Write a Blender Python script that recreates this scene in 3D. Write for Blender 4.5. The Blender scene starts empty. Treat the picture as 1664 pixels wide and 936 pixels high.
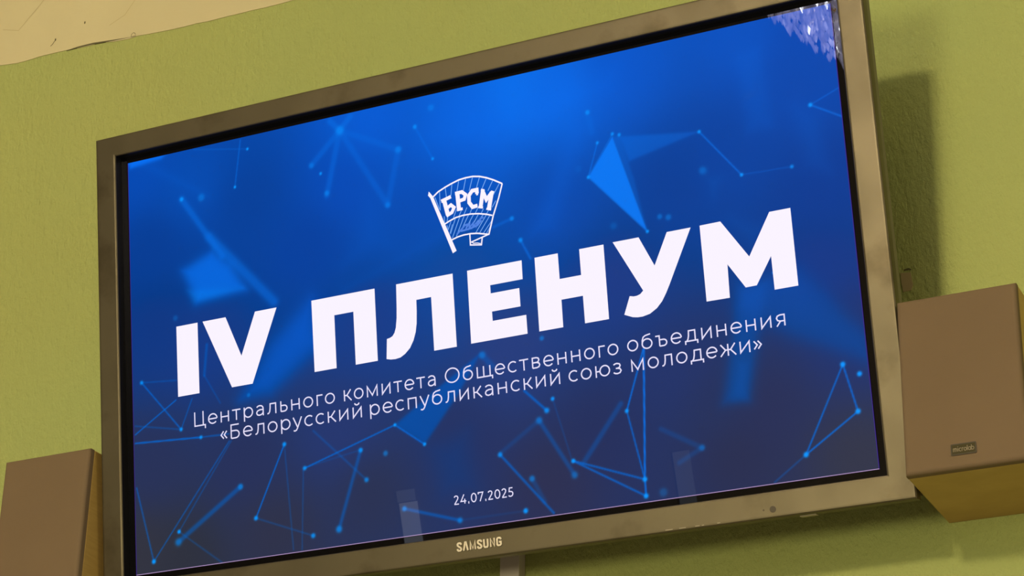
import bpy, bmesh, math, random
import numpy as np
from mathutils import Matrix, Vector
random.seed(7)
S = bpy.context.scene
C = S.collection
ZO = 2.96                                   # height of the screen centre above the hall floor
WALL = 0.18                                 # y of the wall face behind the screen

# ------------------------------------------------------------------ camera
cam_d = bpy.data.cameras.new('camera'); cam_d.sensor_width = 36.0; cam_d.lens = 83.0034
cam_d.clip_start = 0.05
cam = bpy.data.objects.new('camera', cam_d); C.objects.link(cam)
R = [[0.8994379942576434, 0.43654463839130714, 0.020977921192047146],
     [-0.16865574411185916, 0.390971687151895, -0.904818423676075],
     [-0.4031954048148514, 0.8102900212500078, 0.4252805509293691]]
m = Matrix.Identity(4)
for r in range(3):
    m[r][0] = R[0][r]; m[r][1] = -R[1][r]; m[r][2] = -R[2][r]
m.translation = Vector((1.36375, -2.60738, -1.35977 + ZO))
cam.matrix_world = m
S.camera = cam

# ------------------------------------------------------------------ view, world, lights
vs = S.view_settings
vs.view_transform = 'Standard'; vs.look = 'None'; vs.exposure = 0.0; vs.gamma = 1.0
vs.use_curve_mapping = False
S.display_settings.display_device = 'sRGB'
world = bpy.data.worlds.new('hall'); S.world = world; world.use_nodes = True
bg = world.node_tree.nodes['Background']
bg.inputs[0].default_value = (1.0, 0.80, 0.50, 1); bg.inputs[1].default_value = 0.25

def lamp(name, kind, loc, energy, color, size=0.3, target=None, size_y=None):
    d = bpy.data.lights.new(name, kind); d.energy = energy; d.color = color
    if kind == 'AREA':
        d.size = size
        if size_y: d.shape = 'RECTANGLE'; d.size_y = size_y
    else: d.shadow_soft_size = size
    o = bpy.data.objects.new(name, d); C.objects.link(o); o.location = loc
    if target: o.rotation_euler = (Vector(target) - Vector(loc)).to_track_quat('-Z', 'Y').to_euler()
    return o
CH = (0.30, -4.0)                            # chandelier axis
lamp('chandelier_light', 'POINT', (CH[0], CH[1], 0.86 + ZO), 580, (1.0, 0.82, 0.54), 0.16)
lamp('low_fill_light', 'POINT', (-0.10, -5.2, -1.05 + ZO), 320, (1.0, 0.90, 0.56), 0.5)  # added low fill behind the camera, lifts the shade under the television
lamp('side_fill_light', 'AREA', (4.2, -1.2, ZO), 20, (1.0, 0.92, 0.62), 1.0, (0.7, 0.0, ZO-.2))  # added fill from the right, unseen, brightens the loudspeaker's side face

# ------------------------------------------------------------------ helpers
def lin(c):
    return tuple(((v/255)/12.92 if v/255 <= .04045 else ((v/255+.055)/1.055)**2.4) for v in c)
def mat(name, color, rough=.6, metal=0.0, spec=.5, emit=None, estr=1.0):
    mt = bpy.data.materials.new(name); mt.use_nodes = True
    b = mt.node_tree.nodes['Principled BSDF']
    b.inputs['Base Color'].default_value = (*color, 1); b.inputs['Roughness'].default_value = rough
    b.inputs['Metallic'].default_value = metal; b.inputs['Specular IOR Level'].default_value = spec
    if emit: b.inputs['Emission Color'].default_value = (*emit, 1); b.inputs['Emission Strength'].default_value = estr
    return mt
def nodes(mt): return mt.node_tree.nodes, mt.node_tree.links, mt.node_tree.nodes['Principled BSDF']
def noise(mt, scale, detail=4, stretch=(1, 1, 1), rough=.55):
    n, l, b = nodes(mt)
    tc = n.new('ShaderNodeTexCoord'); mp = n.new('ShaderNodeMapping'); mp.inputs['Scale'].default_value = stretch
    t = n.new('ShaderNodeTexNoise'); t.inputs['Scale'].default_value = scale; t.inputs['Detail'].default_value = detail
    t.inputs['Roughness'].default_value = rough
    l.new(tc.outputs['Object'], mp.inputs[0]); l.new(mp.outputs[0], t.inputs['Vector'])
    return t
def ramp(mt, src, stops, dest):
    n, l, b = nodes(mt); r = n.new('ShaderNodeValToRGB')
    el = r.color_ramp.elements
    while len(el) < len(stops): el.new(.5)
    for e, (p, c) in zip(el, stops): e.position = p; e.color = (*c, 1) if len(c) == 3 else c
    l.new(src, r.inputs[0]); l.new(r.outputs[0], dest); return r
def bump(mt, src, strength, dist, chain=None):
    n, l, b = nodes(mt); k = n.new('ShaderNodeBump'); k.inputs['Strength'].default_value = strength
    k.inputs['Distance'].default_value = dist; l.new(src, k.inputs['Height'])
    if chain: l.new(chain.outputs[0], k.inputs['Normal'])
    l.new(k.outputs[0], b.inputs['Normal']); return k
def obj(name, bm, mats, parent=None, smooth=False):
    me = bpy.data.meshes.new(name); bm.normal_update(); bm.to_mesh(me); bm.free()
    for q in (mats if isinstance(mats, (list, tuple)) else [mats]): me.materials.append(q)
    if smooth:
        for p in me.polygons: p.use_smooth = True
    o = bpy.data.objects.new(name, me); C.objects.link(o)
    if parent: o.parent = parent
    return o
def tag(o, label, cat, group=None):
    o['label'] = label; o['category'] = cat
    if group: o['group'] = group
    return o
def thing(name, label, cat, loc, group=None):
    o = bpy.data.objects.new(name, None); C.objects.link(o); o.location = loc; o.empty_display_size = .05
    return tag(o, label, cat, group)
def struct(o): o['kind'] = 'structure'; return o
def box(bm, x0, x1, y0, y1, z0, z1, bev=0.0, seg=3, mi=0):
    v = [bm.verts.new((x, y, z)) for x in (x0, x1) for y in (y0, y1) for z in (z0, z1)]
    fs = [bm.faces.new([v[i] for i in q]) for q in ((0,1,3,2), (4,6,7,5), (0,4,5,1), (2,3,7,6), (0,2,6,4), (1,5,7,3))]
    for f_ in fs: f_.material_index = mi
    if bev:
        es = list({e for f_ in fs for e in f_.edges})
        r = bmesh.ops.bevel(bm, geom=es, offset=bev, segments=seg, profile=.5, affect='EDGES')
        for f_ in r['faces']: f_.material_index = mi
    return fs
def prism(bm, pts, y0, y1, mi=0):
    """closed outline (x, z) extruded from y0 (front) to y1"""
    a = [bm.verts.new((x, y0, z)) for x, z in pts]; b_ = [bm.verts.new((x, y1, z)) for x, z in pts]
    n = len(pts)
    try:
        f_ = bm.faces.new(a); f_.material_index = mi
        g = bm.faces.new(b_[::-1]); g.material_index = mi
    except ValueError: pass
    for i in range(n):
        q = bm.faces.new((a[i], b_[i], b_[(i+1) % n], a[(i+1) % n])); q.material_index = mi
MITRE = .35
def ribbon_pts(pts, w, closed=False):
    """left/right offset points of a polyline of width w with mitred joins"""
    P = [Vector(p) for p in pts]; n = len(P); L_, R_ = [], []
    for i in range(n):
        a = P[i-1] if (i > 0 or closed) else None
        c = P[(i+1) % n] if (i < n-1 or closed) else None
        d1 = (P[i]-a).normalized() if a is not None else None
        d2 = (c-P[i]).normalized() if c is not None else None
        d = d1 if d2 is None else d2 if d1 is None else (d1+d2)
        if d.length < 1e-6: d = d1
        d.normalize(); nn = Vector((-d.y, d.x)); k = 1.0
        if d1 is not None and d2 is not None:
            n1 = Vector((-d1.y, d1.x)); k = 1/max(MITRE, nn.dot(n1))
        L_.append(P[i]+nn*(w/2*k)); R_.append(P[i]-nn*(w/2*k))
    return L_, R_
def stroke(bm, pts, w, y, mi=0, y1=None, closed=False):
    L_, R_ = ribbon_pts(pts, w, closed); n = len(pts)
    for i in range(n if closed else n-1):
        j = (i+1) % n
        quad = [(L_[i].x, L_[i].y), (R_[i].x, R_[i].y), (R_[j].x, R_[j].y), (L_[j].x, L_[j].y)]
        if y1 is None:
            f_ = bm.faces.new([bm.verts.new((x, y, z)) for x, z in quad]); f_.material_index = mi
            f_.normal_update()
            if f_.normal.y > 0: f_.normal_flip()
        else: prism(bm, quad, y, y1, mi)
def arc(cx, cy, rx, ry, a0, a1, n=16):
    return [(cx+rx*math.cos(math.radians(a0+(a1-a0)*i/n)), cy+ry*math.sin(math.radians(a0+(a1-a0)*i/n))) for i in range(n+1)]

# ---- the slide: coordinates in millimetres on the screen; GRAD includes the reflected grey room haze
GRAD=[(-534.7,288.5,2,78,182),(-443.2,250.3,2,80,180),(-510.4,173.5,3,65,150),(-349.1,209.4,8,68,155),(-139.6,298.3,0,95,215),(3.1,213.8,0,93,208),(16.1,265.7,0,104,228),(84.7,287.5,0,115,240),(149.7,273.6,0,106,230),(251.9,281.9,0,88,202),(422.7,293.4,0,85,195),(501.3,215.2,0,75,175),(520.1,67.4,8,63,150),(317.9,107.0,0,66,152),(-49.1,151.7,0,78,180),(138.0,115.8,0,76,175),(-249.4,125.6,5,68,160),(-513.6,55.4,27,60,133),(-16.9,50.1,28,75,155),(219.7,-3.3,36,62,135),(501.9,-28.7,28,60,138),(295.7,-147.2,40,56,110),(417.4,-210.1,45,52,90),(342.9,-195.6,42,54,95),(59.4,-75.4,45,65,128),(-212.8,-154.6,44,60,115),(-519.4,-158.7,46,55,92),(-363.9,-171.6,45,54,94),(-168.5,-242.3,48,55,85),(-23.0,-194.4,44,54,98),(109.8,-263.6,50,53,84),(370.1,-267.5,46,51,82),(524.0,-289.5,55,58,76),(-471.0,-295.3,51,54,65),(-317.5,-274.4,52,55,76),(185.5,-208.1,42,52,95),(-543.8,-281.0,56,57,68),(-184.7,205.4,0,78,185),(-429.8,10.0,32,62,135),(-155.5,0.5,34,64,138),(530.8,-147.6,38,55,112),(390.5,135.5,0,70,162),(525.6,287.5,0,76,180)]
LINES=[(-355.4,307.6,-367.3,237.4,1.0,1.0,0.55),(-436.0,309.2,-343.8,291.5,0.8,0.8,0.35),(-459.8,236.4,-392.8,137.0,3.0,5,0.6),(-413.8,169.9,-308.7,53.8,5,7,0.6),(-188.7,288.0,-237.7,244.7,4,4,0.45),(-188.7,288.0,-214.6,194.6,4,4,0.45),(-188.7,288.0,-117.1,162.1,4,4,0.4),(-188.7,288.0,-95.9,240.2,4,4,0.35),(-95.9,240.2,-117.1,162.1,4,4,0.35),(-204.1,305.3,-188.7,288.0,4,4,0.6),(-170.5,305.7,-188.7,288.0,4,4,0.6),(-67.6,268.5,-42.3,215.7,1.3,1.6,0.5),(208.4,188.1,191.5,142.3,0.8,0.8,0.8),(231.3,195.8,191.5,142.3,0.8,0.8,0.6),(191.5,142.3,270.6,50.7,0.8,0.8,0.6),(355.5,173.7,409.1,102.7,0.9,0.9,0.8),(409.1,102.7,478.7,100.2,0.7,0.8,0.35),(511.7,178.4,552.4,154.1,1.2,1,0.75),(511.7,178.4,551.4,193.3,0.8,1,0.45),(197.3,234.2,201.9,204.5,3,4,0.25),(-537.3,-29.9,-471.1,-109.3,0.9,0.8,0.75),(-478.6,-64.7,-550.0,-105.7,0.9,0.8,0.75),(-537.3,-29.9,-477.7,-35.6,0.8,1,0.35),(-451.3,-67.1,-471.1,-109.3,0.8,0.8,0.5),(-549.7,-92.9,-471.1,-109.3,0.8,1,0.35),(-550.3,-118.5,-438.0,-125.7,1.1,0.9,0.85),(-438.0,-125.7,-390.9,-127.6,0.9,0.9,0.55),(-390.6,-138.0,-523.1,-294.7,0.9,0.9,0.5),(-387.2,-138.0,-479.2,-257.2,0.7,0.9,0.35),(-549.8,-184.3,-523.1,-294.7,0.8,1,0.55),(-374.6,-206.4,-480.7,-272.0,3.2,3,0.45),(-479.2,-257.2,-407.8,-310.9,0.8,1,0.3),(-300.4,-155.8,-350.9,-254.4,1.2,0.8,0.8),(-350.9,-254.4,-259.7,-290.9,0.8,1,0.3),(-269.1,-194.5,-123.4,-154.3,1.0,0.9,0.75),(-123.4,-154.3,-79.2,-187.8,1.0,0.8,0.85),(-178.9,-181.8,-218.4,-287.2,2,2.4,0.42),(-300.4,-155.9,-292.0,-306.2,0.7,0.9,0.3),(-271.3,-197.9,-278.3,-307.9,0.7,0.9,0.3),(-252.8,-143.5,-171.8,-224.4,0.9,1.4,0.3),(-269.1,-193.8,-178.9,-181.3,0.7,1,0.2),(106.4,-168.7,75.4,-136.9,1.8,1.4,0.65),(94.2,-180.4,140.4,-261.2,2.4,2.6,0.35),(94.2,-180.4,35.9,-215.6,2,3,0.18),(33.5,-218.4,106.5,-307.3,1.8,1.3,0.6),(78.3,-257.4,94.3,-290.4,2.5,3,0.25),(139.7,-242.1,239.2,-280.5,1.3,1,0.72),(139.7,-242.1,239.1,-302.5,1.3,1,0.72),(221.2,-186.7,251.0,-108.4,1.3,0.9,0.85),(221.2,-186.7,239.2,-280.5,1.0,0.9,0.75),(252.0,-107.7,239.2,-280.5,2.0,0.9,0.95),(239.2,-280.5,239.1,-302.5,1.3,0.9,0.9),(155.0,-245.9,213.7,-175.8,3,3.2,0.3),(267.1,-217.7,321.7,-250.5,2.5,3,0.2),(321.7,-250.5,288.8,-265.6,2.5,3,0.2),(-115.5,-272.2,-31.9,-299.1,2,1.8,0.5),(116.1,-154.2,137.6,-239.3,0.8,1,0.2),(16.0,-77.8,30.2,-95.6,3,4,0.3),(-31.9,-299.1,66.0,-299.1,0.8,1.4,0.12),(519.7,-171.5,533.3,-234.3,1.3,0.9,0.8),(533.3,-234.3,460.1,-279.4,1.3,0.9,0.8),(460.1,-279.4,519.7,-171.5,1.2,0.9,0.75),(460.1,-279.4,415.3,-308.7,0.8,1.2,0.3),(84.5,73.1,97.6,44.5,1.8,1.4,0.6),(73.7,106.0,44.9,99.0,2,2,0.4),(-124.1,-153.8,-203.4,-163.9,0.8,1,0.0),(-423.5,9.0,-429.3,-35.9,1.5,2,0.4),(-429.3,-35.9,-403.7,-80.7,0.8,1,0.3)]
DOTS=[(-367.3,237.4,2.6,1),(-343.8,291.5,2.6,1),(-459.8,236.4,4,0.9),(-425.6,232.6,7,0.4),(-223.1,229.6,2.8,0.9),(-214.4,198.3,5,0.5),(-237.7,244.7,5,0.35),(-117.1,162.1,5,0.35),(-95.9,240.2,6,0.4),(-188.7,288.0,8,0.45),(-67.6,268.5,4,0.7),(-42.3,215.7,2.8,0.8),(-40.7,291.4,6,0.35),(197.3,234.2,4,0.7),(231.3,196.2,3,0.8),(241.1,192.9,3,0.8),(208.4,188.1,2.8,0.8),(191.5,142.3,3,0.9),(270.6,50.7,2.8,0.9),(355.5,173.7,3,0.9),(409.1,102.7,3,0.9),(478.7,100.2,3.2,0.7),(511.7,178.4,3.6,0.9),(-537.3,-29.9,3.6,0.8),(-471.1,-109.3,3.4,0.9),(-438.0,-125.7,3.2,0.9),(-523.1,-294.7,4,1),(-479.2,-257.2,3.4,1),(-480.7,-272.0,7,0.4),(-374.6,-206.4,5,0.6),(-300.4,-155.8,3.8,0.9),(-350.9,-254.4,4,0.9),(-259.7,-290.9,4.2,0.8),(-269.1,-194.5,3.8,0.8),(-123.4,-154.3,2.8,1),(-79.2,-187.8,3,1),(-178.9,-181.8,4,0.85),(-218.4,-287.2,6,0.6),(-140.2,-191.8,4.5,0.5),(-171.8,-224.4,4.2,0.65),(116.1,-154.2,3.4,0.9),(106.4,-168.7,4.6,0.75),(94.2,-180.4,6,0.4),(140.4,-261.2,6,0.35),(33.5,-218.4,4.2,0.75),(78.3,-257.4,5,0.5),(139.7,-242.1,3.6,1),(221.2,-186.7,3.4,0.95),(239.2,-280.5,4,1),(239.1,-302.5,4,1),(321.7,-250.5,5,0.3),(66.0,-299.1,4.2,0.95),(-115.5,-272.2,4.5,0.6),(-31.9,-299.1,5,0.5),(519.7,-171.5,4.2,1),(533.3,-234.3,4.2,1),(460.1,-279.4,4.2,1),(540.2,-187.0,4.0,1),(84.5,73.1,4,0.7),(73.7,106.0,4,0.6),(106.3,-69.1,4,0.5),(289.8,67.7,4.5,0.4),(301.9,64.6,5,0.4),(-356.1,-76.3,3.5,0.4),(16.0,-77.8,6,0.4),(263.4,-301.0,7,0.25),(-476.0,57.5,5,0.25),(440.1,-36.6,2.4,0.8),(177.9,156.4,6,0.1),(222.8,67.4,6,0.2),(356.7,118.2,7,0.2),(355.1,120.3,6,0.2)]
BLOBS=[([(-555.0,314.9),(-484.7,312.4),(-493.6,306.4),(-548.7,301.9)],3,0.85,(0,120,255)),([(231.0,192.3),(191.5,142.3),(270.6,50.7)],0.8,0.85,(0,128,255)),([(240.9,190.3),(355.5,173.7),(252.3,152.9)],2,0.3,(0,128,255)),([(231.0,192.3),(240.9,190.3),(257.4,127.5),(270.6,50.7)],1.5,0.25,(0,120,240)),([(-462.1,127.0),(-409.3,147.5),(-378.6,121.4),(-354.1,80.0),(-438.2,74.2)],8,0.7,(0,120,250)),([(-453.5,95.5),(-359.2,82.7),(-443.5,75.2)],5,0.35,(0,140,255)),([(-123.4,-154.3),(-79.2,-187.8),(-23.3,-125.9),(12.8,-75.6),(-65.6,-119.4)],2.5,0.55,(0,95,205)),([(-247.9,47.8),(-236.1,-21.8),(-319.4,-80.2),(-370.6,-81.3),(-316.4,-8.6)],14,0.62,(0,100,225)),([(-192.5,51.7),(-32.7,103.7),(-132.2,68.1)],16,0.25,(0,100,225)),([(390.5,-50.2),(428.8,-48.7),(391.8,-198.1),(356.4,-196.8)],8,0.5,(0,88,190)),([(381.3,-147.7),(394.7,-149.8),(388.3,-199.2),(368.3,-196.2)],5,0.22,(0,95,200)),([(391.6,-38.0),(475.8,-40.5),(557.5,-140.0),(556.1,-175.7),(459.2,-123.6),(388.2,-74.7)],13,0.5,(0,85,185)),([(416.0,268.7),(451.3,273.9),(457.5,160.3),(423.0,158.9)],9,0.18,(0,110,235)),([(-43.1,250.5),(243.4,289.1),(240.6,254.1),(51.0,213.1)],25,0.25,(0,115,250)),([(169.3,224.6),(201.1,218.0),(135.4,81.2),(102.8,78.5)],14,0.28,(0,105,230)),([(-70.2,-196.1),(-12.7,-178.9),(-8.4,-255.7),(-55.1,-257.7)],22,0.25,(0,75,170)),([(489.7,183.5),(521.1,159.8),(529.9,82.2),(497.9,96.9)],12,0.15,(0,110,230)),([(-146.4,170.4),(-110.7,100.2),(-190.7,87.6)],20,0.2,(0,100,220)),([(-411.8,230.9),(-528.8,301.8),(-507.0,297.5)],8,0.2,(0,110,230)),([(386.6,46.8),(440.1,24.2),(412.6,4.1)],10,0.2,(0,95,200)),([(361.8,106.9),(378.9,103.6),(368.1,80.1)],8,0.15,(0,110,220)),([(-172.0,-32.3),(-154.6,18.2),(-61.4,-50.4)],20,0.0,(0,100,220))]
EMBLEM={'pole':[(-49.7,160.0),(-44.7,159.9),(-13.2,75.6),(-19.2,73.0)],'tip':[(-51.0,168.9),(-44.7,160.2),(-49.7,159.4),(-52.6,163.2)],'strokes':[([(-44.7,159.9),(-36.6,165.6),(-25.4,170.2),(-14.4,173.8),(-3.4,176.7),(7.5,177.7),(18.2,177.5),(28.8,175.4),(39.2,171.5),(49.6,166.3),(62.7,158.3)],2.6),([(62.7,158.3),(56.1,139.3),(46.1,115.5),(37.5,89.4)],2.4),([(-30.0,116.7),(-22.4,119.9),(-11.4,123.3),(-0.6,124.4),(11.7,124.1),(23.8,122.3),(35.7,119.2),(44.6,115.8)],2.4),([(-19.5,92.5),(-10.1,95.0),(-0.9,96.1),(9.8,96.0),(20.4,94.5),(37.6,89.8)],2.4),([(37.6,90.1),(9.8,83.6)],2.2),([(8.6,96.2),(8.5,79.9),(25.3,77.1),(27.2,87.1)],2.2),([(10.6,83.8),(13.5,81.5),(19.5,80.7),(24.3,79.0)],1.5)],'hatch':[([(-34.3,165.1),(-34.9,138.1)],0.9),([(-25.2,169.7),(-24.1,154.8)],0.9),([(-29.3,128.4),(-29.3,117.6)],0.9),([(-14.4,173.4),(-17.0,156.3)],0.9),([(-3.4,176.4),(-7.6,159.5)],0.9),([(7.5,177.5),(2.4,159.0)],0.9),([(18.2,177.1),(11.6,157.9)],0.9),([(28.8,175.0),(22.3,158.0)],0.9),([(39.2,171.2),(30.6,155.7)],0.9),([(48.8,166.2),(40.2,152.3)],0.9),([(58.2,159.2),(48.1,145.1)],0.9),([(-42.0,158.5),(-35.9,139.7)],0.9),([(51.3,135.9),(44.6,127.2)],0.9),([(-9.9,134.8),(-15.3,122.9)],0.9),([(-1.5,133.2),(-6.7,124.1)],0.9),([(6.5,134.5),(1.0,124.8)],0.9),([(14.5,132.3),(10.2,124.5)],0.9),([(23.6,131.2),(18.5,123.3)],0.9),([(31.8,128.2),(27.5,121.6)],0.9),([(40.0,125.2),(35.8,119.6)],0.9),([(-23.5,127.3),(-25.5,119.1)],0.9),([(-25.8,114.8),(-24.6,108.9)],0.8),([(-19.3,119.3),(-24.7,107.4)],0.9),([(-12.2,122.3),(-21.3,101.1)],0.9),([(-5.2,123.5),(-18.6,94.9)],0.9),([(1.7,123.9),(-12.4,95.8)],0.9),([(8.6,123.8),(-3.4,104.9)],0.9),([(16.2,122.9),(6.1,108.8)],0.9),([(23.7,121.9),(15.3,109.9)],0.9),([(31.2,120.1),(21.4,110.2)],0.9),([(35.7,118.6),(17.4,95.3)],0.9),([(40.9,116.5),(23.4,94.2)],0.9),([(42.6,107.7),(29.4,93.1)],0.9),([(39.8,99.7),(33.9,91.5)],0.9),([(-17.3,114.6),(-21.9,102.6)],0.7)],'script':[([(-11.1,99.2),(-8.2,101.5),(-3.4,104.9),(1.5,109.7),(6.2,110.2),(2.7,103.7),(9.3,111.1),(8.1,104.2),(15.4,111.3),(13.5,104.6),(21.5,111.6),(19.6,104.9),(26.3,115.0),(30.9,115.6)],2.6),([(-5.1,102.3),(8.8,103.3),(21.2,106.0),(27.7,111.9)],2.6)],'letters':[([(-32.5,150.9),(-17.1,154.9)],5.096),([(-27.9,151.2),(-23.3,129.4)],6.272),([(-26.7,138.0),(-17.9,142.8),(-13.2,138.3),(-17.0,131.8),(-25.7,128.4)],4.9),([(-10.4,157.9),(0.1,158.4),(5.6,153.3),(3.2,147.3),(-5.3,146.1)],5.096),([(-6.9,157.9),(-5.8,134.0)],6.272),([(-8.9,133.8),(0.0,134.0)],3.92),([(23.4,151.3),(23.3,157.1),(16.1,157.0),(10.7,150.9),(10.5,140.9),(15.3,133.5),(23.0,134.2)],5.4879999999999995),([(23.0,157.4),(23.6,149.1)],2.94),([(32.8,155.2),(27.7,131.2)],5.88),([(32.0,154.0),(37.1,140.1),(46.1,149.1)],5.292),([(46.1,149.5),(40.0,125.9)],6.272),([(24.1,131.8),(31.1,129.8)],3.136),([(36.3,127.1),(43.4,124.6)],3.136),([(29.8,155.8),(34.7,154.0)],3.136),([(44.7,150.3),(49.5,148.0)],3.136)]}
HAZE = 0.0075

# ------------------------------------------------------------------ materials
wall_m = mat('green_plaster', (.42, .42, .09), .85, spec=.25)
t = noise(wall_m, 1.3, 3); ramp(wall_m, t.outputs[0], [(.35, (.462, .535, .178)), (.65, (.485, .525, .165))], nodes(wall_m)[2].inputs['Base Color'])
t1 = noise(wall_m, 120, 6, (1.0, 1.0, .5), .7); t2 = noise(wall_m, 14, 3)
bump(wall_m, t1.outputs[0], .9, .010, bump(wall_m, t2.outputs[0], .3, .008))
cream_m = mat('cream_plaster', (.60, .48, .25), .85, spec=.2)
t = noise(cream_m, 2.2, 4); ramp(cream_m, t.outputs[0], [(.3, (.565, .50, .285)), (.7, (.585, .52, .30))], nodes(cream_m)[2].inputs['Base Color'])
bump(cream_m, noise(cream_m, 60, 4).outputs[0], .2, .002)
crack_m = mat('crack_shadow', (.10, .085, .035), .9)
hair_m = mat('hairline_crack', (.46, .39, .20), .9)
patch_m = mat('bare_plaster', (.42, .34, .17), .9)
bezel_m = mat('silver_plastic', (.36, .32, .26), .42, .9)
t = noise(bezel_m, 9, 5); ramp(bezel_m, t.outputs[0], [(.3, (.130, .110, .067)), (.55, (.137, .116, .071)), (.68, (.098, .080, .046))], nodes(bezel_m)[2].inputs['Base Color'])
t = noise(bezel_m, 16, 4, (1, 1, .6)); ramp(bezel_m, t.outputs[0], [(.4, (.47,)*3), (.7, (.56,)*3)], nodes(bezel_m)[2].inputs['Roughness'])
lip_m = mat('black_lip', (.006, .006, .007), .35)
seam_m = mat('black_seam', (.012, .009, .008), .6)
rear_m = mat('dark_grey_case', (.15, .13, .085), .5, .1)
logo_m = mat('bright_metal', (.95, .86, .66), .3, .4)
logo_edge_m = mat('logo_edge', (.05, .035, .02), .6)
led_m = mat('smoked_lens', (.06, .045, .025), .25)
mark_m = mat('pale_print', (.36, .31, .22), .6)
grille_m = mat('grey_brown_cloth', (.25, .205, .15), .95, spec=.1)
t = noise(grille_m, 5, 3); ramp(grille_m, t.outputs[0], [(.3, (.162, .114, .066)), (.7, (.178, .126, .073))], nodes(grille_m)[2].inputs['Base Color'])
bump(grille_m, noise(grille_m, 900, 2).outputs[0], .15, .0006)
wood_m = mat('beech_veneer', (.5, .3, .1), .55, spec=.3)
t = noise(wood_m, 26, 6, (.6, 1.0, 10)); ramp(wood_m, t.outputs[0], [(.3, (.40, .262, .068)), (.7, (.46, .305, .085))], nodes(wood_m)[2].inputs['Base Color'])
badge_m = mat('dull_brass_badge', (.060, .052, .022), .85, 0, .1)
badge_edge_m = mat('badge_edge', (.04, .03, .012), .6)
badge_txt_m = mat('badge_letters', (.25, .21, .14), .7, 0, .2)
duct_m = mat('grey_white_pvc', (.56, .50, .43), .5)
steel_m = mat('black_steel', (.03, .03, .03), .5, .5)
glass_black_m = mat('black_glass_border', (.002, .002, .003), .008)
def emis(name, rgb):
    return mat(name, (0, 0, 0), .008, emit=lin(rgb))
pic_m = mat('slide_picture', (0, 0, 0), .008)
n, l, b = nodes(pic_m); at = n.new('ShaderNodeAttribute'); at.attribute_name = 'picture'
l.new(at.outputs['Color'], b.inputs['Emission Color']); b.inputs['Emission Strength'].default_value = 1.0
white_m = emis('slide_white', (250, 243, 255)); pale_m = emis('slide_pale_text', (228, 222, 250))
hatch_m = emis('slide_hatch', (118, 172, 245)); script_m = emis('slide_script', (80, 130, 225))
rimb_m = emis('edge_reflection_lavender', (168, 140, 186)); rimr_m = emis('edge_reflection_violet', (62, 40, 135))

# ------------------------------------------------------------------ setting
bm = bmesh.new(); box(bm, -4.5, 4.5, WALL, WALL+.2, 0, .72+ZO)
wall = struct(obj('wall_back', bm, wall_m))
# cream band above the wall colour: proud of it, with an uneven hand-cut lower edge
edge = [(-4.5, .715), (-2.5, .712), (-1.3, .714), (-1.0276, .7174), (-.9888, .7125), (-.9419, .7157), (-.8854, .7132), (-.8159, .7107), (-.756, .7047),
        (-.7382, .7059), (-.6454, .7015), (-.5754, .6999), (-.4306, .6992), (0, .697), (1.2, .693), (4.5, .69)]
bm = bmesh.new()
prof = [(WALL-.0014, 0), (WALL-.0014, .30), (WALL-.03, .55), (WALL-.12, .80), (WALL-.30, 1.0), (WALL-.6, 1.12)]
rows = []
ex = []
for (x0, z0), (x1, z1) in zip(edge, edge[1:]):
    k = max(1, int((x1-x0)/.02)) if -1.3 <= x0 < 0 else 1
    for i in range(k):
        u = i/k; ex.append((x0+(x1-x0)*u, z0+(z1-z0)*u + (random.uniform(-.0009, .0009) if k > 1 else 0)))
ex.append(edge[-1])
for x, z in ex:
    rows.append([bm.verts.new((x, WALL+.05, z+ZO))] + [bm.verts.new((x, y, (z if dz == 0 else .70+dz)+ZO)) for y, dz in prof])
for a, c in zip(rows, rows[1:]):
    for i in range(len(a)-1): bm.faces.new((a[i], c[i], c[i+1], a[i+1]))
cornice = struct(obj('trim_1', bm, cream_m))
# crack where the band has come away, and hairline cracks and specks in the cream plaster
bm = bmesh.new()
y = WALL-.0018
prism(bm, [(x, z+ZO) for x, z in ((-.886, .7128), (-.86, .7150), (-.83, .7148), (-.80, .7118), (-.775, .7092), (-.752, .7070), (-.775, .7080), (-.805, .7098), (-.835, .7120), (-.862, .7126))], y, y+.002)
stroke(bm, [(-.752, .7068+ZO), (-.742, .7072+ZO)], .0012, y)
obj('plaster_crack', bm, crack_m, cornice)
bm = bmesh.new()
for pts in ([(-1.03, .800), (-.995, .790), (-.955, .832), (-.93, .860), (-.90, .89)], [(-.80, .752), (-.77, .765), (-.745, .80), (-.735, .84)]):
    stroke(bm, [(x, z+ZO-.01) for x, z in pts], .0011, y)
obj('hairline_crack', bm, hair_m, cornice)
bm = bmesh.new()
for x, z, w in ((-.912, .741, .0022), (-.853, .7607, .0022)): prism(bm, [(x-w/2, z-w+ZO), (x+w/2, z-w+ZO), (x+w/2, z+w+ZO), (x-w/2, z+w+ZO)], y, y+.001)
stroke(bm, [(-.913, .739+ZO), (-.917, .733+ZO), (-.921, .730+ZO)], .0012, y)
stroke(bm, [(-.752, .7075+ZO), (-.7515, .7125+ZO), (-.748, .7145+ZO), (-.745, .713+ZO), (-.7435, .7095+ZO)], .0009, y)
obj('plaster_speck', bm, crack_m, cornice)
# small unpainted patch with an old nail hole, right of the screen
bm = bmesh.new(); prism(bm, [(.5585, .0165+ZO), (.5725, .015+ZO), (.575, -.004+ZO), (.572, -.011+ZO), (.561, -.012+ZO), (.559, .004+ZO)], WALL-.0008, WALL+.001)
patch = obj('plaster_patch', bm, patch_m, wall)
bm = bmesh.new(); stroke(bm, [(.564, .0195+ZO), (.570, .0205+ZO), (.5735, .0185+ZO)], .0022, WALL-.0012)
obj('nail_scar', bm, crack_m, wall)
bm = bmesh.new(); box(bm, -6.5, 4.5, -8.2, WALL+.2, 2.40+ZO, 2.55+ZO); struct(obj('ceiling', bm, mat('grey_ceiling', (.22, .21, .18), .9)))
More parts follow.
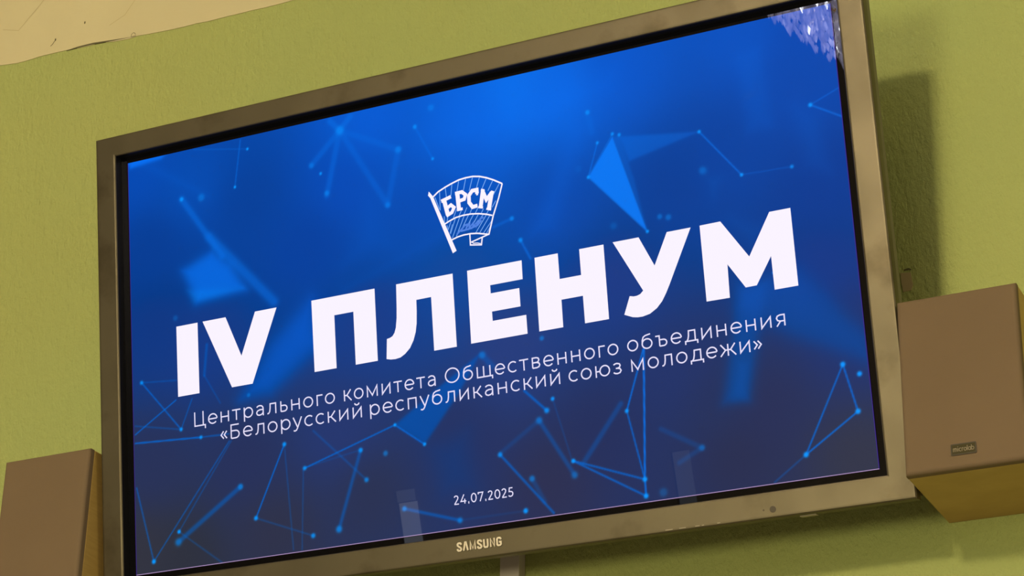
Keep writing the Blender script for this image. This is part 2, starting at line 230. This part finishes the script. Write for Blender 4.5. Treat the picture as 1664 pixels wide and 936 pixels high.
# far end of the hall, seen only as a reflection in the screen: curtained wall with two bright gaps of window
far_m = mat('dim_curtain', (.16, .13, .10), .9)
bm = bmesh.new(); box(bm, -6.5, 4.5, -8.2, -8.0, 0, 2.40+ZO); struct(obj('wall_front', bm, far_m))
sky_m = mat('daylight_gap', (.05, .05, .05), .5, emit=(.80, .85, 1.0), estr=1.15)
sky2_m = mat('daylight_gap_dim', (.05, .05, .05), .5, emit=(.80, .85, 1.0), estr=.42)
for i, (x, w, z0, z1, mm) in enumerate(((-4.225, .10, -.9, -.19, sky_m), (-4.232, .10, -.185, -.125, sky2_m), (-2.70, .085, -.9, -.14, sky2_m))):
    bm = bmesh.new(); box(bm, x-w/2, x+w/2, -7.995, -7.98, z0+ZO, z1+ZO); struct(obj('window_%d' % (i+1), bm, mm))

# ------------------------------------------------------------------ television
TILT = math.radians(11)
tv = thing('television', 'wide flat screen television in a silver frame with a blue slide on the green wall', 'television', (0, 0, ZO))
tv.rotation_euler = (TILT, 0, 0)
XO, ZT, ZB = .6008, .3532, -.3566              # outer frame
XI, ZI, ZJ = .5655, .3212, -.3222              # opening
YF = -.0152
# frame: lofted ring so that outer and inner edges are rounded
def ring(bm, pr, mi):
    """pr: list of (dx outward offset from outline, y, which) ; loops of 4 mitred corners"""
    loops = []
    for (x, zt, zb, y) in pr:
        loops.append([bm.verts.new(p) for p in ((-x, y, zb), (x, y, zb), (x, y, zt), (-x, y, zt))])
    for (a, c), k in zip(zip(loops, loops[1:]), mi):
        for i in range(4):
            f_ = bm.faces.new((a[i], a[(i+1) % 4], c[(i+1) % 4], c[i])); f_.material_index = k
bm = bmesh.new()
e = .0022
pr = [(XO-.004, ZT-.004, ZB+.004, YF+.020), (XO-.001, ZT-.001, ZB+.001, YF+.0205), (XO, ZT, ZB, YF+.017), (XO, ZT, ZB, YF+.004), (XO-.0006, ZT-.0006, ZB+.0006, YF+.0016), (XO-.0022, ZT-.0022, ZB+.0022, YF+.0002), (XO-.004, ZT-.004, ZB+.004, YF),
      (XI+.003, ZI+.003, ZJ-.003, YF), (XI+.001, ZI+.001, ZJ-.001, YF+.0005), (XI, ZI, ZJ, YF+.0018), (XI, ZI, ZJ, .001)]
ring(bm, pr, [0]*9+[1])
bmesh.ops.recalc_face_normals(bm, faces=bm.faces[:])
bezel = obj('bezel', bm, [bezel_m, lip_m], tv)
bm = bmesh.new()
ring(bm, [(XO-.0052, ZT-.005, ZB+.006, YF+.0195), (XO-.0052, ZT-.005, ZB+.006, YF+.026)], [0])
box(bm, -(XO-.0085), XO-.0085, YF+.0195, .050, ZB+.011, ZT-.010, .004, 2, 1)
pv = [(-.50, .30), (.50, .30), (.50, -.30), (-.50, -.30)]
box(bm, -.50, .50, .049, .078, -.30, .295, .012, 3, 1)
obj('rear_housing', bm, [seam_m, rear_m], tv)

# ---- the slide on the screen
HW, HH = .553, .3110
NX, NZ = 760, 428
gx = np.linspace(-HW*1000, HW*1000, NX); gz = np.linspace(-HH*1000, HH*1000, NZ)
X, Z = np.meshgrid(gx, gz)
def lin_np(c): c = np.asarray(c, float)/255; return np.where(c <= .04045, c/12.92, ((c+.055)/1.055)**2.4)
num = np.zeros((NZ, NX, 3)); den = np.zeros((NZ, NX, 1))
for x, z, r_, g_, b_ in GRAD:
    d2 = (X-x)**2+(Z-z)**2; w = (1/(d2+45.0**2)**1.6)[..., None]
    num += w*np.array((r_, g_, b_), float); den += w
img = num/den                                # in display units, converted at the end
def blend(a, col):
    global img
    img = img*(1-a[..., None])+np.array(col, float)*a[..., None]
def inside(pts):
    r = np.zeros(X.shape, bool); k = len(pts)
    for i in range(k):
        (x0, z0), (x1, z1) = pts[i], pts[(i+1) % k]
        if z0 == z1: continue
        c = ((z0 > Z) != (z1 > Z)) & (X < (x1-x0)*(Z-z0)/(z1-z0)+x0); r ^= c
    return r
def segdist(x0, z0, x1, z1):
    dx, dz = x1-x0, z1-z0; u = np.clip(((X-x0)*dx+(Z-z0)*dz)/(dx*dx+dz*dz+1e-9), 0, 1)
    return np.hypot(X-x0-u*dx, Z-z0-u*dz)
for pts, bl, al, col in BLOBS:
    d = np.min([segdist(*pts[i], *pts[(i+1) % len(pts)]) for i in range(len(pts))], axis=0)
    sd = np.where(inside(pts), d, -d); blend(al/(1+np.exp(-np.clip(sd/(bl*.5), -30, 30))), col)
for x0, z0, x1, z1, w, bl, al in LINES:
    d = segdist(x0, z0, x1, z1); blend(.9*al*np.exp(-(np.maximum(0, d-w*.35)/(bl*.9))**2), (8, 112, 228))
for x, z, r_, al in DOTS:
    d = np.hypot(X-x, Z-z); blend(al*np.exp(-(np.maximum(0, d-r_*.35)/(r_*.5))**2), (20, 150, 255))
img = np.maximum(lin_np(img)-HAZE, 0)
nv = NX*NZ
co = np.stack([X/1000, np.full(X.shape, 0.0), Z/1000], -1).reshape(-1, 3)
ii = np.arange(nv).reshape(NZ, NX)
quads = np.stack([ii[:-1, :-1], ii[:-1, 1:], ii[1:, 1:], ii[1:, :-1]], -1).reshape(-1, 4)
# overlay of text and emblem, a hair in front of the picture
ob = bmesh.new(); YT = -.0004
def poly(pts, mi):
    f_ = ob.faces.new([ob.verts.new((x/1000, YT, z/1000)) for x, z in pts]); f_.material_index = mi
    f_.normal_update()
    if f_.normal.y > 0: f_.normal_flip()
T, B_ = 44.2, -60.0
poly([(-474.5, T), (-438, T), (-438, B_-.8), (-474.5, B_-.8)], 1)
poly([(-429.3, T), (-390.2, T), (-365.5, -17), (-340.5, T), (-304.5, T), (-348.5, -60.8), (-383, -60.8)], 1)
poly([(-246.9, T), (-144.6, T), (-144.9, B_), (-180, B_), (-180, 16.7), (-210.8, 16.7), (-210.8, B_), (-246.4, B_)], 1)
poly([(-110.1, T), (-21.5, T), (-21.5, B_), (-56.4, B_), (-56.6, 16.8), (-79.8, 16.6), (-80.2, 0), (-81.3, -17), (-83.5, -29), (-87.5, -40), (-93.5, -50), (-101.5, -57), (-109, -61), (-117, -62), (-124.5, -61.5), (-131, -59.8),
      (-128.9, -31.4), (-124, -30.6), (-120, -28.8), (-116.5, -24.5), (-114, -17.4), (-112, -4), (-111.2, 10)], 1)
poly([(1, T), (84.3, T), (84, 17.6), (34.7, 17.6), (34.8, 6), (78.1, 6), (78.2, -19.8), (35, -19.8), (35.2, -33), (85.8, -33), (86, B_+.6), (.6, B_+.6)], 1)
poly([(103.8, T), (138.6, T), (138.8, 8), (170.6, 8), (170.4, T), (206.2, T), (206.2, B_+.7), (171.2, B_+.7), (171, -21), (139.3, -21), (139.1, B_+.7), (103.6, B_+.7)], 1)
poly([(219.8, T+.6), (257.4, T+.6), (277, 2.2), (298, T+.4), (332, T+.4), (296, -27), (290, -38), (283.5, -48), (275.5, -56), (265, -62), (254.4, -64), (247, -63.8), (240, -62.4), (228.5, -57.2), (238.2, -33.2), (243.5, -34.6), (248.5, -34.5), (253.5, -33), (258, -29)], 1)
poly([(344.8, T+.5), (374, T+.8), (409.4, -9.4), (442.2, T+1), (471.2, T+1), (471.8, -59.6), (439.6, -59.5), (439, -14.1), (416, -49.5), (400.7, -49.7), (378.6, -14.5), (377.8, -59.6), (345.4, -59.2)], 1)
# thin sans lettering drawn with strokes; cap height 1, x height .74
a_ = arc
bowl = lambda x, cx, y0, y1, rx: [(x, y1), (cx, y1)] + a_(cx, (y0+y1)/2, rx, (y1-y0)/2, 90, -90, 10)[1:-1] + [(cx, y0), (x, y0)]
def o_(cx, rx, cy=.37, ry=.325): return a_(cx, cy, rx, ry, 0, 360, 28)
GL = {
'о': (.78, [o_(.39, .315)]), 'с': (.68, [a_(.39, .37, .315, .325, 48, 312, 22)]),
'е': (.76, [[(.09, .37), (.69, .37)], a_(.39, .37, .315, .325, 0, 318, 26)]),
'н': (.80, [[(.13, 0), (.13, .74)], [(.67, 0), (.67, .74)], [(.13, .37), (.67, .37)]]),
'т': (.66, [[(.02, .695), (.64, .695)], [(.33, 0), (.33, .695)]]),
'р': (.82, [[(.13, -.22), (.13, .74)], o_(.43, .305)]),
'а': (.70, [[(.10, .60), (.2, .67), (.33, .695), (.47, .66), (.555, .56), (.57, .45), (.57, 0)], [(.57, .41), (.33, .41), (.17, .36), (.10, .27), (.095, .18), (.15, .09), (.27, .045), (.42, .07), (.53, .15), (.57, .25)]]),
'л': (.78, [[(.66, 0), (.66, .695), (.26, .695), (.25, .40), (.21, .16), (.14, .065), (.04, .045)]]),
'ь': (.66, [[(.13, .74), (.13, .045)], bowl(.13, .37, .045, .44, .20)]),
'г': (.52, [[(.13, 0), (.13, .695), (.52, .695)]]),
'к': (.68, [[(.13, 0), (.13, .74)], [(.13, .37), (.33, .37)], [(.31, .36), (.61, .74)], [(.31, .38), (.65, 0)]]),
'м': (.98, [[(.13, 0), (.13, .70), (.49, .10), (.85, .70), (.85, 0)]]),
'и': (.82, [[(.13, .74), (.13, .06), (.69, .68), (.69, 0)]]),
'й': (.82, [[(.13, .74), (.13, .06), (.69, .68), (.69, 0)], [(.25, 1.0), (.30, .91), (.41, .87), (.52, .91), (.57, 1.0)]]),
'щ': (1.18, [[(.13, .74), (.13, .045), (1.16, .045), (1.16, -.15)], [(.57, .045), (.57, .74)], [(1.01, .045), (1.01, .74)]]),
'в': (.70, [[(.13, .045), (.13, .695), (.40, .695), (.53, .65), (.57, .545), (.52, .43), (.40, .385), (.13, .385)], [(.40, .385), (.56, .33), (.61, .215), (.55, .09), (.40, .045), (.13, .045)]]),
'ъ': (.82, [[(.02, .695), (.27, .695), (.27, .045)], bowl(.27, .52, .045, .44, .20)]),
'д': (.86, [[(.06, -.16), (.06, .045), (.82, .045), (.82, -.16)], [(.68, .045), (.68, .695), (.29, .695), (.27, .38), (.22, .16), (.13, .045)]]),
'я': (.72, [[(.59, 0), (.59, .695), (.32, .695), (.17, .64), (.11, .51), (.17, .37), (.32, .31), (.59, .31)], [(.34, .31), (.10, 0)]]),
'п': (.80, [[(.13, 0), (.13, .695), (.67, .695), (.67, 0)]]),
'у': (.66, [[(.03, .74), (.34, .03)], [(.63, .74), (.32, .0), (.24, -.13), (.15, -.175), (.04, -.15)]]),
'б': (.80, [o_(.40, .31, .345, .30), [(.10, .36), (.11, .58), (.18, .78), (.32, .87), (.64, .93)]]),
'з': (.62, [[(.06, .62), (.17, .68), (.28, .695), (.44, .65), (.49, .545), (.43, .42), (.30, .385), (.2, .385)], [(.30, .385), (.47, .335), (.53, .215), (.45, .085), (.28, .045), (.14, .07), (.04, .14)]]),
'ю': (1.10, [[(.13, 0), (.13, .74)], [(.13, .37), (.40, .37)], o_(.70, .31)]),
'ж': (1.02, [[(.51, 0), (.51, .74)], [(.34, .37), (.68, .37)], [(.36, .36), (.06, .74)], [(.36, .38), (.03, 0)], [(.66, .36), (.96, .74)], [(.66, .38), (.99, 0)]]),
'Ц': (.98, [[(.15, 1), (.15, .045), (.93, .045), (.93, -.2)], [(.78, .045), (.78, 1)]]),
'О': (1.12, [a_(.56, .5, .475, .465, 0, 360, 32)]),
'Б': (.86, [[(.72, .955), (.15, .955), (.15, .045)], bowl(.15, .48, .045, .55, .25)]),
'«': (.60, [[(.27, .62), (.08, .37), (.27, .12)], [(.50, .62), (.31, .37), (.50, .12)]]),
'»': (.60, [[(.10, .62), (.29, .37), (.10, .12)], [(.33, .62), (.52, .37), (.33, .12)]]),
'0': (.74, [a_(.37, .5, .29, .455, 0, 360, 26)]),
'2': (.66, [[(.06, .80), (.14, .91), (.29, .955), (.45, .90), (.52, .76), (.48, .60), (.36, .43), (.09, .07)], [(.05, .045), (.60, .045)]]),
'4': (.76, [[(.47, 1), (.07, .27), (.72, .27)], [(.54, .52), (.54, 0)]]),
'5': (.66, [[(.55, .955), (.17, .955), (.12, .57), (.30, .57), (.47, .52), (.55, .40), (.55, .25), (.46, .10), (.28, .045), (.13, .08), (.04, .16)]]),
'7': (.68, [[(.06, .78), (.06, .955), (.62, .955), (.24, 0)]]),
'.': (.26, [[(.07, .055), (.18, .055)]]),
}
def word(bm_, s, x0, x1, base, cap, sw, y, mi, k=.001):
    TR = .13
    adv = [GL[c][0]+TR for c in s]
    lo = min(p[0] for st in GL[s[0]][1] for p in st)-.045
    hi = adv[-1]-TR-(max(p[0] for st in GL[s[-1]][1] for p in st)+.045)
    nat = sum(adv)-TR-lo-hi; sx = (x1-x0)/nat; x = x0-lo*sx
    for c in s:
        for st in GL[c][1]:
            P = [((x+px*sx)*k, (base+pz*cap)*k) for px, pz in st]
            cl = len(P) > 12 and (Vector(P[0])-Vector(P[-1])).length < 1e-7
            stroke(bm_, P[:-1] if cl else P, (sw*2 if c == '.' else sw)*k, y, mi, closed=cl)
        x += (GL[c][0]+TR)*sx
SW = 1.85
for s, x0, x1 in (('Центрального', -448.3, -215.6), ('комитета', -201.3, -56.9), ('Общественного', -42.4, 216.3), ('объединения', 228.9, 449.9)):
    word(ob, s, x0, x1, -109.3+(.6 if x0 > 0 else 0), 21.3, SW, YT, 2)
for s, x0, x1 in (('«', -404.8, -393.2), ('Белорусский', -387.8, -173.9), ('республиканский', -161.2, 129.2), ('союз', 141.7, 218.8), ('молодежи', 232.6, 399.4), ('»', 403.6, 415.6)):
    word(ob, s, x0, x1, -135.9, 21.3, SW, YT, 2)
word(ob, '24.07.2025', -39.4, 49.4, -277.4, 12.5, 1.5, YT, 2)
# emblem: flag outline with hatching and letters
for pts, w in EMBLEM['hatch']: stroke(ob, [(x/1000, z/1000) for x, z in pts], w*.00125, YT+.0001, 3)
for pts, w in EMBLEM['script']: stroke(ob, [(x/1000, z/1000) for x, z in pts], w*.001, YT+.00005, 4)
for pts, w in EMBLEM['strokes']: stroke(ob, [(x/1000, z/1000) for x, z in pts], w*.00085, YT, 1)
for pts, w in EMBLEM['letters']: stroke(ob, [(x/1000, z/1000) for x, z in pts], w*.001, YT, 1)
poly(EMBLEM['pole'], 1); poly(EMBLEM['tip'], 1)
# reflection at the glass edge, put in as thin glowing strips
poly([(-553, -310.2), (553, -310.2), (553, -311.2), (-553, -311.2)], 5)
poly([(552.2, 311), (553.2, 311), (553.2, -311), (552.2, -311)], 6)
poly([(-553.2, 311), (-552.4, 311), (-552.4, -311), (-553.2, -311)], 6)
bmesh.ops.triangulate(ob, faces=ob.faces[:])
ov = np.array([v.co[:] for v in ob.verts]); ob.verts.index_update()
of = [[v.index+nv for v in f_.verts] for f_ in ob.faces]; om = [f_.material_index for f_ in ob.faces]; ob.free()
bx, bz = XI+.010, .332
bv = np.array([(-bx, .0012, -bz), (bx, .0012, -bz), (bx, .0012, bz), (-bx, .0012, bz)]); n0 = nv+len(ov)
me = bpy.data.meshes.new('screen')
me.from_pydata(np.concatenate([co, ov, bv]).tolist(), [], quads.tolist()+of+[[n0, n0+1, n0+2, n0+3]])
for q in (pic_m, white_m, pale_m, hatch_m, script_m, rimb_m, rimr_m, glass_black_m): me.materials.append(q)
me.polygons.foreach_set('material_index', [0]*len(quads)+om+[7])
at = me.attributes.new('picture', 'FLOAT_COLOR', 'POINT')
colr = np.ones((len(me.vertices), 4), np.float32); colr[:nv, :3] = img.reshape(-1, 3)
at.data.foreach_set('color', colr.ravel())
me.update()
screen = bpy.data.objects.new('screen', me); C.objects.link(screen); screen.parent = tv

MITRE = .78
# maker's name on the lower frame, raised letters
LAT = {
'S': (.50, [[(.43, .72), (.42, .84), (.35, .92), (.25, .94), (.14, .91), (.08, .81), (.09, .68), (.17, .57), (.32, .44), (.42, .31), (.43, .18), (.36, .08), (.25, .06), (.14, .08), (.07, .17), (.06, .30)]]),
'A': (.56, [[(.07, 0), (.24, .95), (.32, .95), (.49, 0)]]),
'M': (.66, [[(.09, 0), (.09, .97), (.33, .08), (.57, .97), (.57, 0)]]),
'U': (.54, [[(.09, 1), (.09, .22), (.15, .09), (.27, .06), (.39, .09), (.45, .22), (.45, 1)]]),
'N': (.55, [[(.09, 0), (.09, .95), (.46, .05), (.46, 1)]]),
'G': (.54, [[(.45, .72), (.44, .84), (.37, .92), (.27, .94), (.15, .91), (.09, .80), (.09, .20), (.15, .09), (.27, .06), (.38, .09), (.45, .18), (.45, .46), (.27, .46)]]),
}
bm = bmesh.new(); x = -31.0
tot = sum(LAT[c][0] for c in 'SAMSUNG')+.10*6; sx = (35.8+31.0)/tot
for c in 'SAMSUNG':
    for st in LAT[c][1]:
        P = [((x+px*sx)*.001, (-343.6+pz*11.6)*.001) for px, pz in st]
        stroke(bm, P, .0022 if c in 'MN' else .00245, YF-.0014, 0, YF+.0002)
        stroke(bm, [(px+.0006, pz-.0003) for px, pz in P], .0020 if c in 'MN' else .0025, YF-.0003, 1)
    x += (LAT[c][0]+.10)*sx
obj('logo', bm, [logo_m, logo_edge_m], bezel)
def disc(bm, x, z, r, y0, y1, mi=0): prism(bm, [(x+r*math.cos(i*math.pi/10), z+r*math.sin(i*math.pi/10)) for i in range(20)][::-1], y0, y1, mi)
bm = bmesh.new(); disc(bm, .4146, -.3453, .0042, YF-.0006, YF+.001); disc(bm, .4023, -.3448, .0012, YF-.0004, YF+.001)
o = obj('remote_sensor', bm, led_m, bezel); o['label'] = 'dark round remote control sensor'
bm = bmesh.new()
for x, w in ((.268, .010), (.287, .009), (.309, .006), (.318, .003), (.339, .004)): box(bm, x, x+w, YF-.0002, YF+.001, -.3535, -.3527)
o = obj('button_mark', bm, mark_m, bezel); o['label'] = 'tiny pale button markings'
bm = bmesh.new(); box(bm, .446, .468, YF+.008, YF+.018, ZB-.0012, ZB+.002, .0004, 2)
o = obj('edge_label', bm, mark_m, tv); o['label'] = 'pale sliver of a sticker under the frame'

# ------------------------------------------------------------------ tilting bracket behind the set, and the cable duct
bm = bmesh.new(); box(bm, -.30, .30, WALL-.012, WALL, -.16, .16, .002, 1)
for x in (-.22, .22):
    pts = [(WALL-.012, -.16), (WALL-.012, .16), (WALL-.1325, .152), (WALL-.070, -.172)]
    a = [bm.verts.new((x-.012, y, z)) for y, z in pts]; c = [bm.verts.new((x+.012, y, z)) for y, z in pts]
    bm.faces.new(a); bm.faces.new(c[::-1])
    for i in range(4): bm.faces.new((a[i], c[i], c[(i+1) % 4], a[(i+1) % 4]))
bmesh.ops.recalc_face_normals(bm, faces=bm.faces[:])
bmesh.ops.transform(bm, matrix=Matrix.Rotation(-TILT, 4, 'X'), verts=bm.verts[:])
obj('mounting_bracket', bm, steel_m, tv)
bm = bmesh.new()
box(bm, -.0222, .0072, WALL-.020, WALL, -1.9+ZO, -.20+ZO, .0012, 2)
duct = tag(obj('cable_duct', bm, duct_m), 'pale plastic cable duct running down the wall from under the television', 'cable duct')

# ------------------------------------------------------------------ loudspeakers
def make_speaker():
    W, H, D = .151, .231, .185
    sp = thing('loudspeaker', 'square grey fronted loudspeaker with beech sides and small metal badge, right of the television', 'loudspeaker', (.6795, WALL-D/2, -.344+ZO), 'loudspeakers beside the television')
    y0 = -D/2
    bm = bmesh.new(); box(bm, -W/2, W/2, y0+.013, D/2, 0, H, .0012, 2); cab = obj('cabinet', bm, wood_m, sp)
    bm = bmesh.new(); box(bm, -W/2, W/2, y0, y0+.0125, 0, H)
    es = [e for e in bm.edges if all(v.co.y < y0+.001 for v in e.verts)]
    bmesh.ops.bevel(bm, geom=es, offset=.0055, segments=5, profile=.5, affect='EDGES')
    gr = obj('grille', bm, grille_m, sp)
    bx0, bx1, bz0, bz1 = -.0165, .0135, .0172, .0302
    bm = bmesh.new(); box(bm, bx0, bx1, y0-.0012, y0+.001, bz0, bz1, .0004, 1, 0)
    for a in ([(bx0, bz0), (bx1, bz0)], [(bx0, bz1), (bx1, bz1)], [(bx1, bz0), (bx1, bz1)], [(bx0, bz0), (bx0, bz1)]):
        stroke(bm, a, .0013, y0-.0014, 1)
    LB = {'m': (.98, [[(.1, 0), (.1, .62)], [(.1, .45), (.2, .6), (.36, .6), (.45, .45), (.45, 0)], [(.45, .45), (.55, .6), (.71, .6), (.82, .45), (.82, 0)]]),
          'i': (.28, [[(.12, 0), (.12, .62)], [(.12, .78), (.12, .9)]]), 'c': (.62, [a_(.34, .31, .26, .28, 50, 310, 10)]),
          'r': (.46, [[(.1, 0), (.1, .62)], [(.1, .42), (.22, .58), (.42, .6)]]), 'o': (.68, [a_(.34, .31, .27, .28, 0, 360, 14)]),
          'l': (.26, [[(.12, 0), (.12, .95)]]), 'a': (.66, [a_(.32, .31, .25, .28, 0, 360, 14), [(.56, 0), (.56, .62)]]),
          'b': (.68, [[(.1, 0), (.1, .95)], a_(.36, .31, .26, .28, 0, 360, 14)])}
    tot = sum(LB[c][0] for c in 'microlab'); k = (bx1-bx0-.004)/tot; x = bx0+.002
    for c in 'microlab':
        for st in LB[c][1]: stroke(bm, [(x+px*k, bz0+.0036+pz*.0070) for px, pz in st], .00085, y0-.0015, 2)
        x += LB[c][0]*k
    o = obj('badge', bm, [badge_m, badge_edge_m, badge_txt_m], gr); o['label'] = 'small metal maker badge'
    return sp
right = make_speaker()
def copy_tree(o, parent=None):
    c = o.copy(); C.objects.link(c)
    if parent: c.parent = parent
    for ch in o.children: copy_tree(ch, c)
    return c
left = copy_tree(right)
left.location = (-.6860, WALL-.185/2, -.354+ZO)
left['label'] = 'grey fronted loudspeaker with beech sides at lower left, half behind the television frame'

# ------------------------------------------------------------------ chandelier (mirrored in the top right corner of the screen)
ch = thing('chandelier', 'large tiered crystal chandelier hanging in the hall, mirrored in the screen corner', 'chandelier', (CH[0], CH[1], .15+ZO))
brass_m = mat('brass', (.7, .5, .2), .3, .9)
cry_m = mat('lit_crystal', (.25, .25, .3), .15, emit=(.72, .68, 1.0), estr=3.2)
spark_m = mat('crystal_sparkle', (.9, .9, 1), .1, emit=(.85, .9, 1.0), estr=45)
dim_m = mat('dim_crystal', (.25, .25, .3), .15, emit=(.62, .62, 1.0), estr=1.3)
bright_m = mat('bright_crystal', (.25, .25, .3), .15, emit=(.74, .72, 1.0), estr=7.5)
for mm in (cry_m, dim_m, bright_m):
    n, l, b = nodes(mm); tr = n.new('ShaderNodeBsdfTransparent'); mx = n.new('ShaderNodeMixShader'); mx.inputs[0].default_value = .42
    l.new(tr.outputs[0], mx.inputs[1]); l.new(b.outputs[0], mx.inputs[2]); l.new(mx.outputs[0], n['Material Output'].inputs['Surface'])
def drop(bm, x, y, z, r, h, mi):
    t_, b2 = bm.verts.new((x, y, z+h/2)), bm.verts.new((x, y, z-h/2))
    q = [bm.verts.new((x+r*math.cos(a), y+r*math.sin(a), z+h*.1)) for a in (0, 1.571, 3.142, 4.712)]
    for i in range(4):
        for f_ in (bm.faces.new((q[i], q[(i+1) % 4], t_)), bm.faces.new((q[(i+1) % 4], q[i], b2))): f_.material_index = mi
for k in range(22):
    r = .08+.047*k; z1 = .045+.046*k
    bm = bmesh.new(); nst = int(2*math.pi*r/.022)
    for i in range(nst):
        a = 2*math.pi*i/nst; sc = .028*abs(math.sin(a*(3+.6*k)*1.3))+random.uniform(0, .014); zz = z1-.05+sc
        for j in range(4):
            if random.random() < .12: continue
            drop(bm, r*math.cos(a), r*math.sin(a), zz+.016+j*.033, .0062, .031, random.choices((0, 1, 2, 3), (.50, .022, .36, .118))[0])
    o = obj('crystal_tier', bm, [cry_m, spark_m, dim_m, bright_m], ch); o['kind'] = 'stuff'
bm = bmesh.new()
for k in range(11):
    r = .08+.094*k; z1 = .18+.092*k
    stroke_n = 48
    for i in range(stroke_n):
        a0, a1 = 2*math.pi*i/stroke_n, 2*math.pi*(i+1)/stroke_n
        v = [bm.verts.new((rr*math.cos(a), rr*math.sin(a), z)) for a in (a0, a1) for rr in (r-.006, r+.006) for z in (z1, z1+.012)]
        for q in ((0,1,5,4), (2,6,7,3), (1,3,7,5), (0,4,6,2)): bm.faces.new([v[j] for j in q])
for i in range(8):
    a = i*math.pi/4
    p0, p1 = Vector((.1*math.cos(a), .1*math.sin(a), .24)), Vector((1.05*math.cos(a), 1.05*math.sin(a), 1.16))
    s_ = Vector((-math.sin(a), math.cos(a), 0))*.006; u_ = Vector((0, 0, .012))
    v = [bm.verts.new(p+q) for p in (p0, p1) for q in (-s_, s_, s_+u_, -s_+u_)]
    for q in ((0,1,5,4), (1,2,6,5), (2,3,7,6), (3,0,4,7)): bm.faces.new([v[j] for j in q])
obj('frame', bm, brass_m, ch)
bm = bmesh.new(); bmesh.ops.create_cone(bm, cap_ends=True, segments=16, radius1=.02, radius2=.02, depth=2.04, matrix=Matrix.Translation((0, 0, 1.22)))
bmesh.ops.create_cone(bm, cap_ends=True, segments=24, radius1=.04, radius2=.12, depth=.06, matrix=Matrix.Translation((0, 0, 2.22)))
for i in range(8):
    a = i*math.pi/4
    p0, p1 = Vector((0, 0, 1.16)), Vector((1.05*math.cos(a), 1.05*math.sin(a), 1.16)); s_ = Vector((-math.sin(a), math.cos(a), 0))*.006; u_ = Vector((0, 0, .012))
    v = [bm.verts.new(p+q) for p in (p0, p1) for q in (-s_, s_, s_+u_, -s_+u_)]
    for q in ((0,1,5,4), (1,2,6,5), (2,3,7,6), (3,0,4,7)): bm.faces.new([v[j] for j in q])
obj('stem', bm, brass_m, ch)
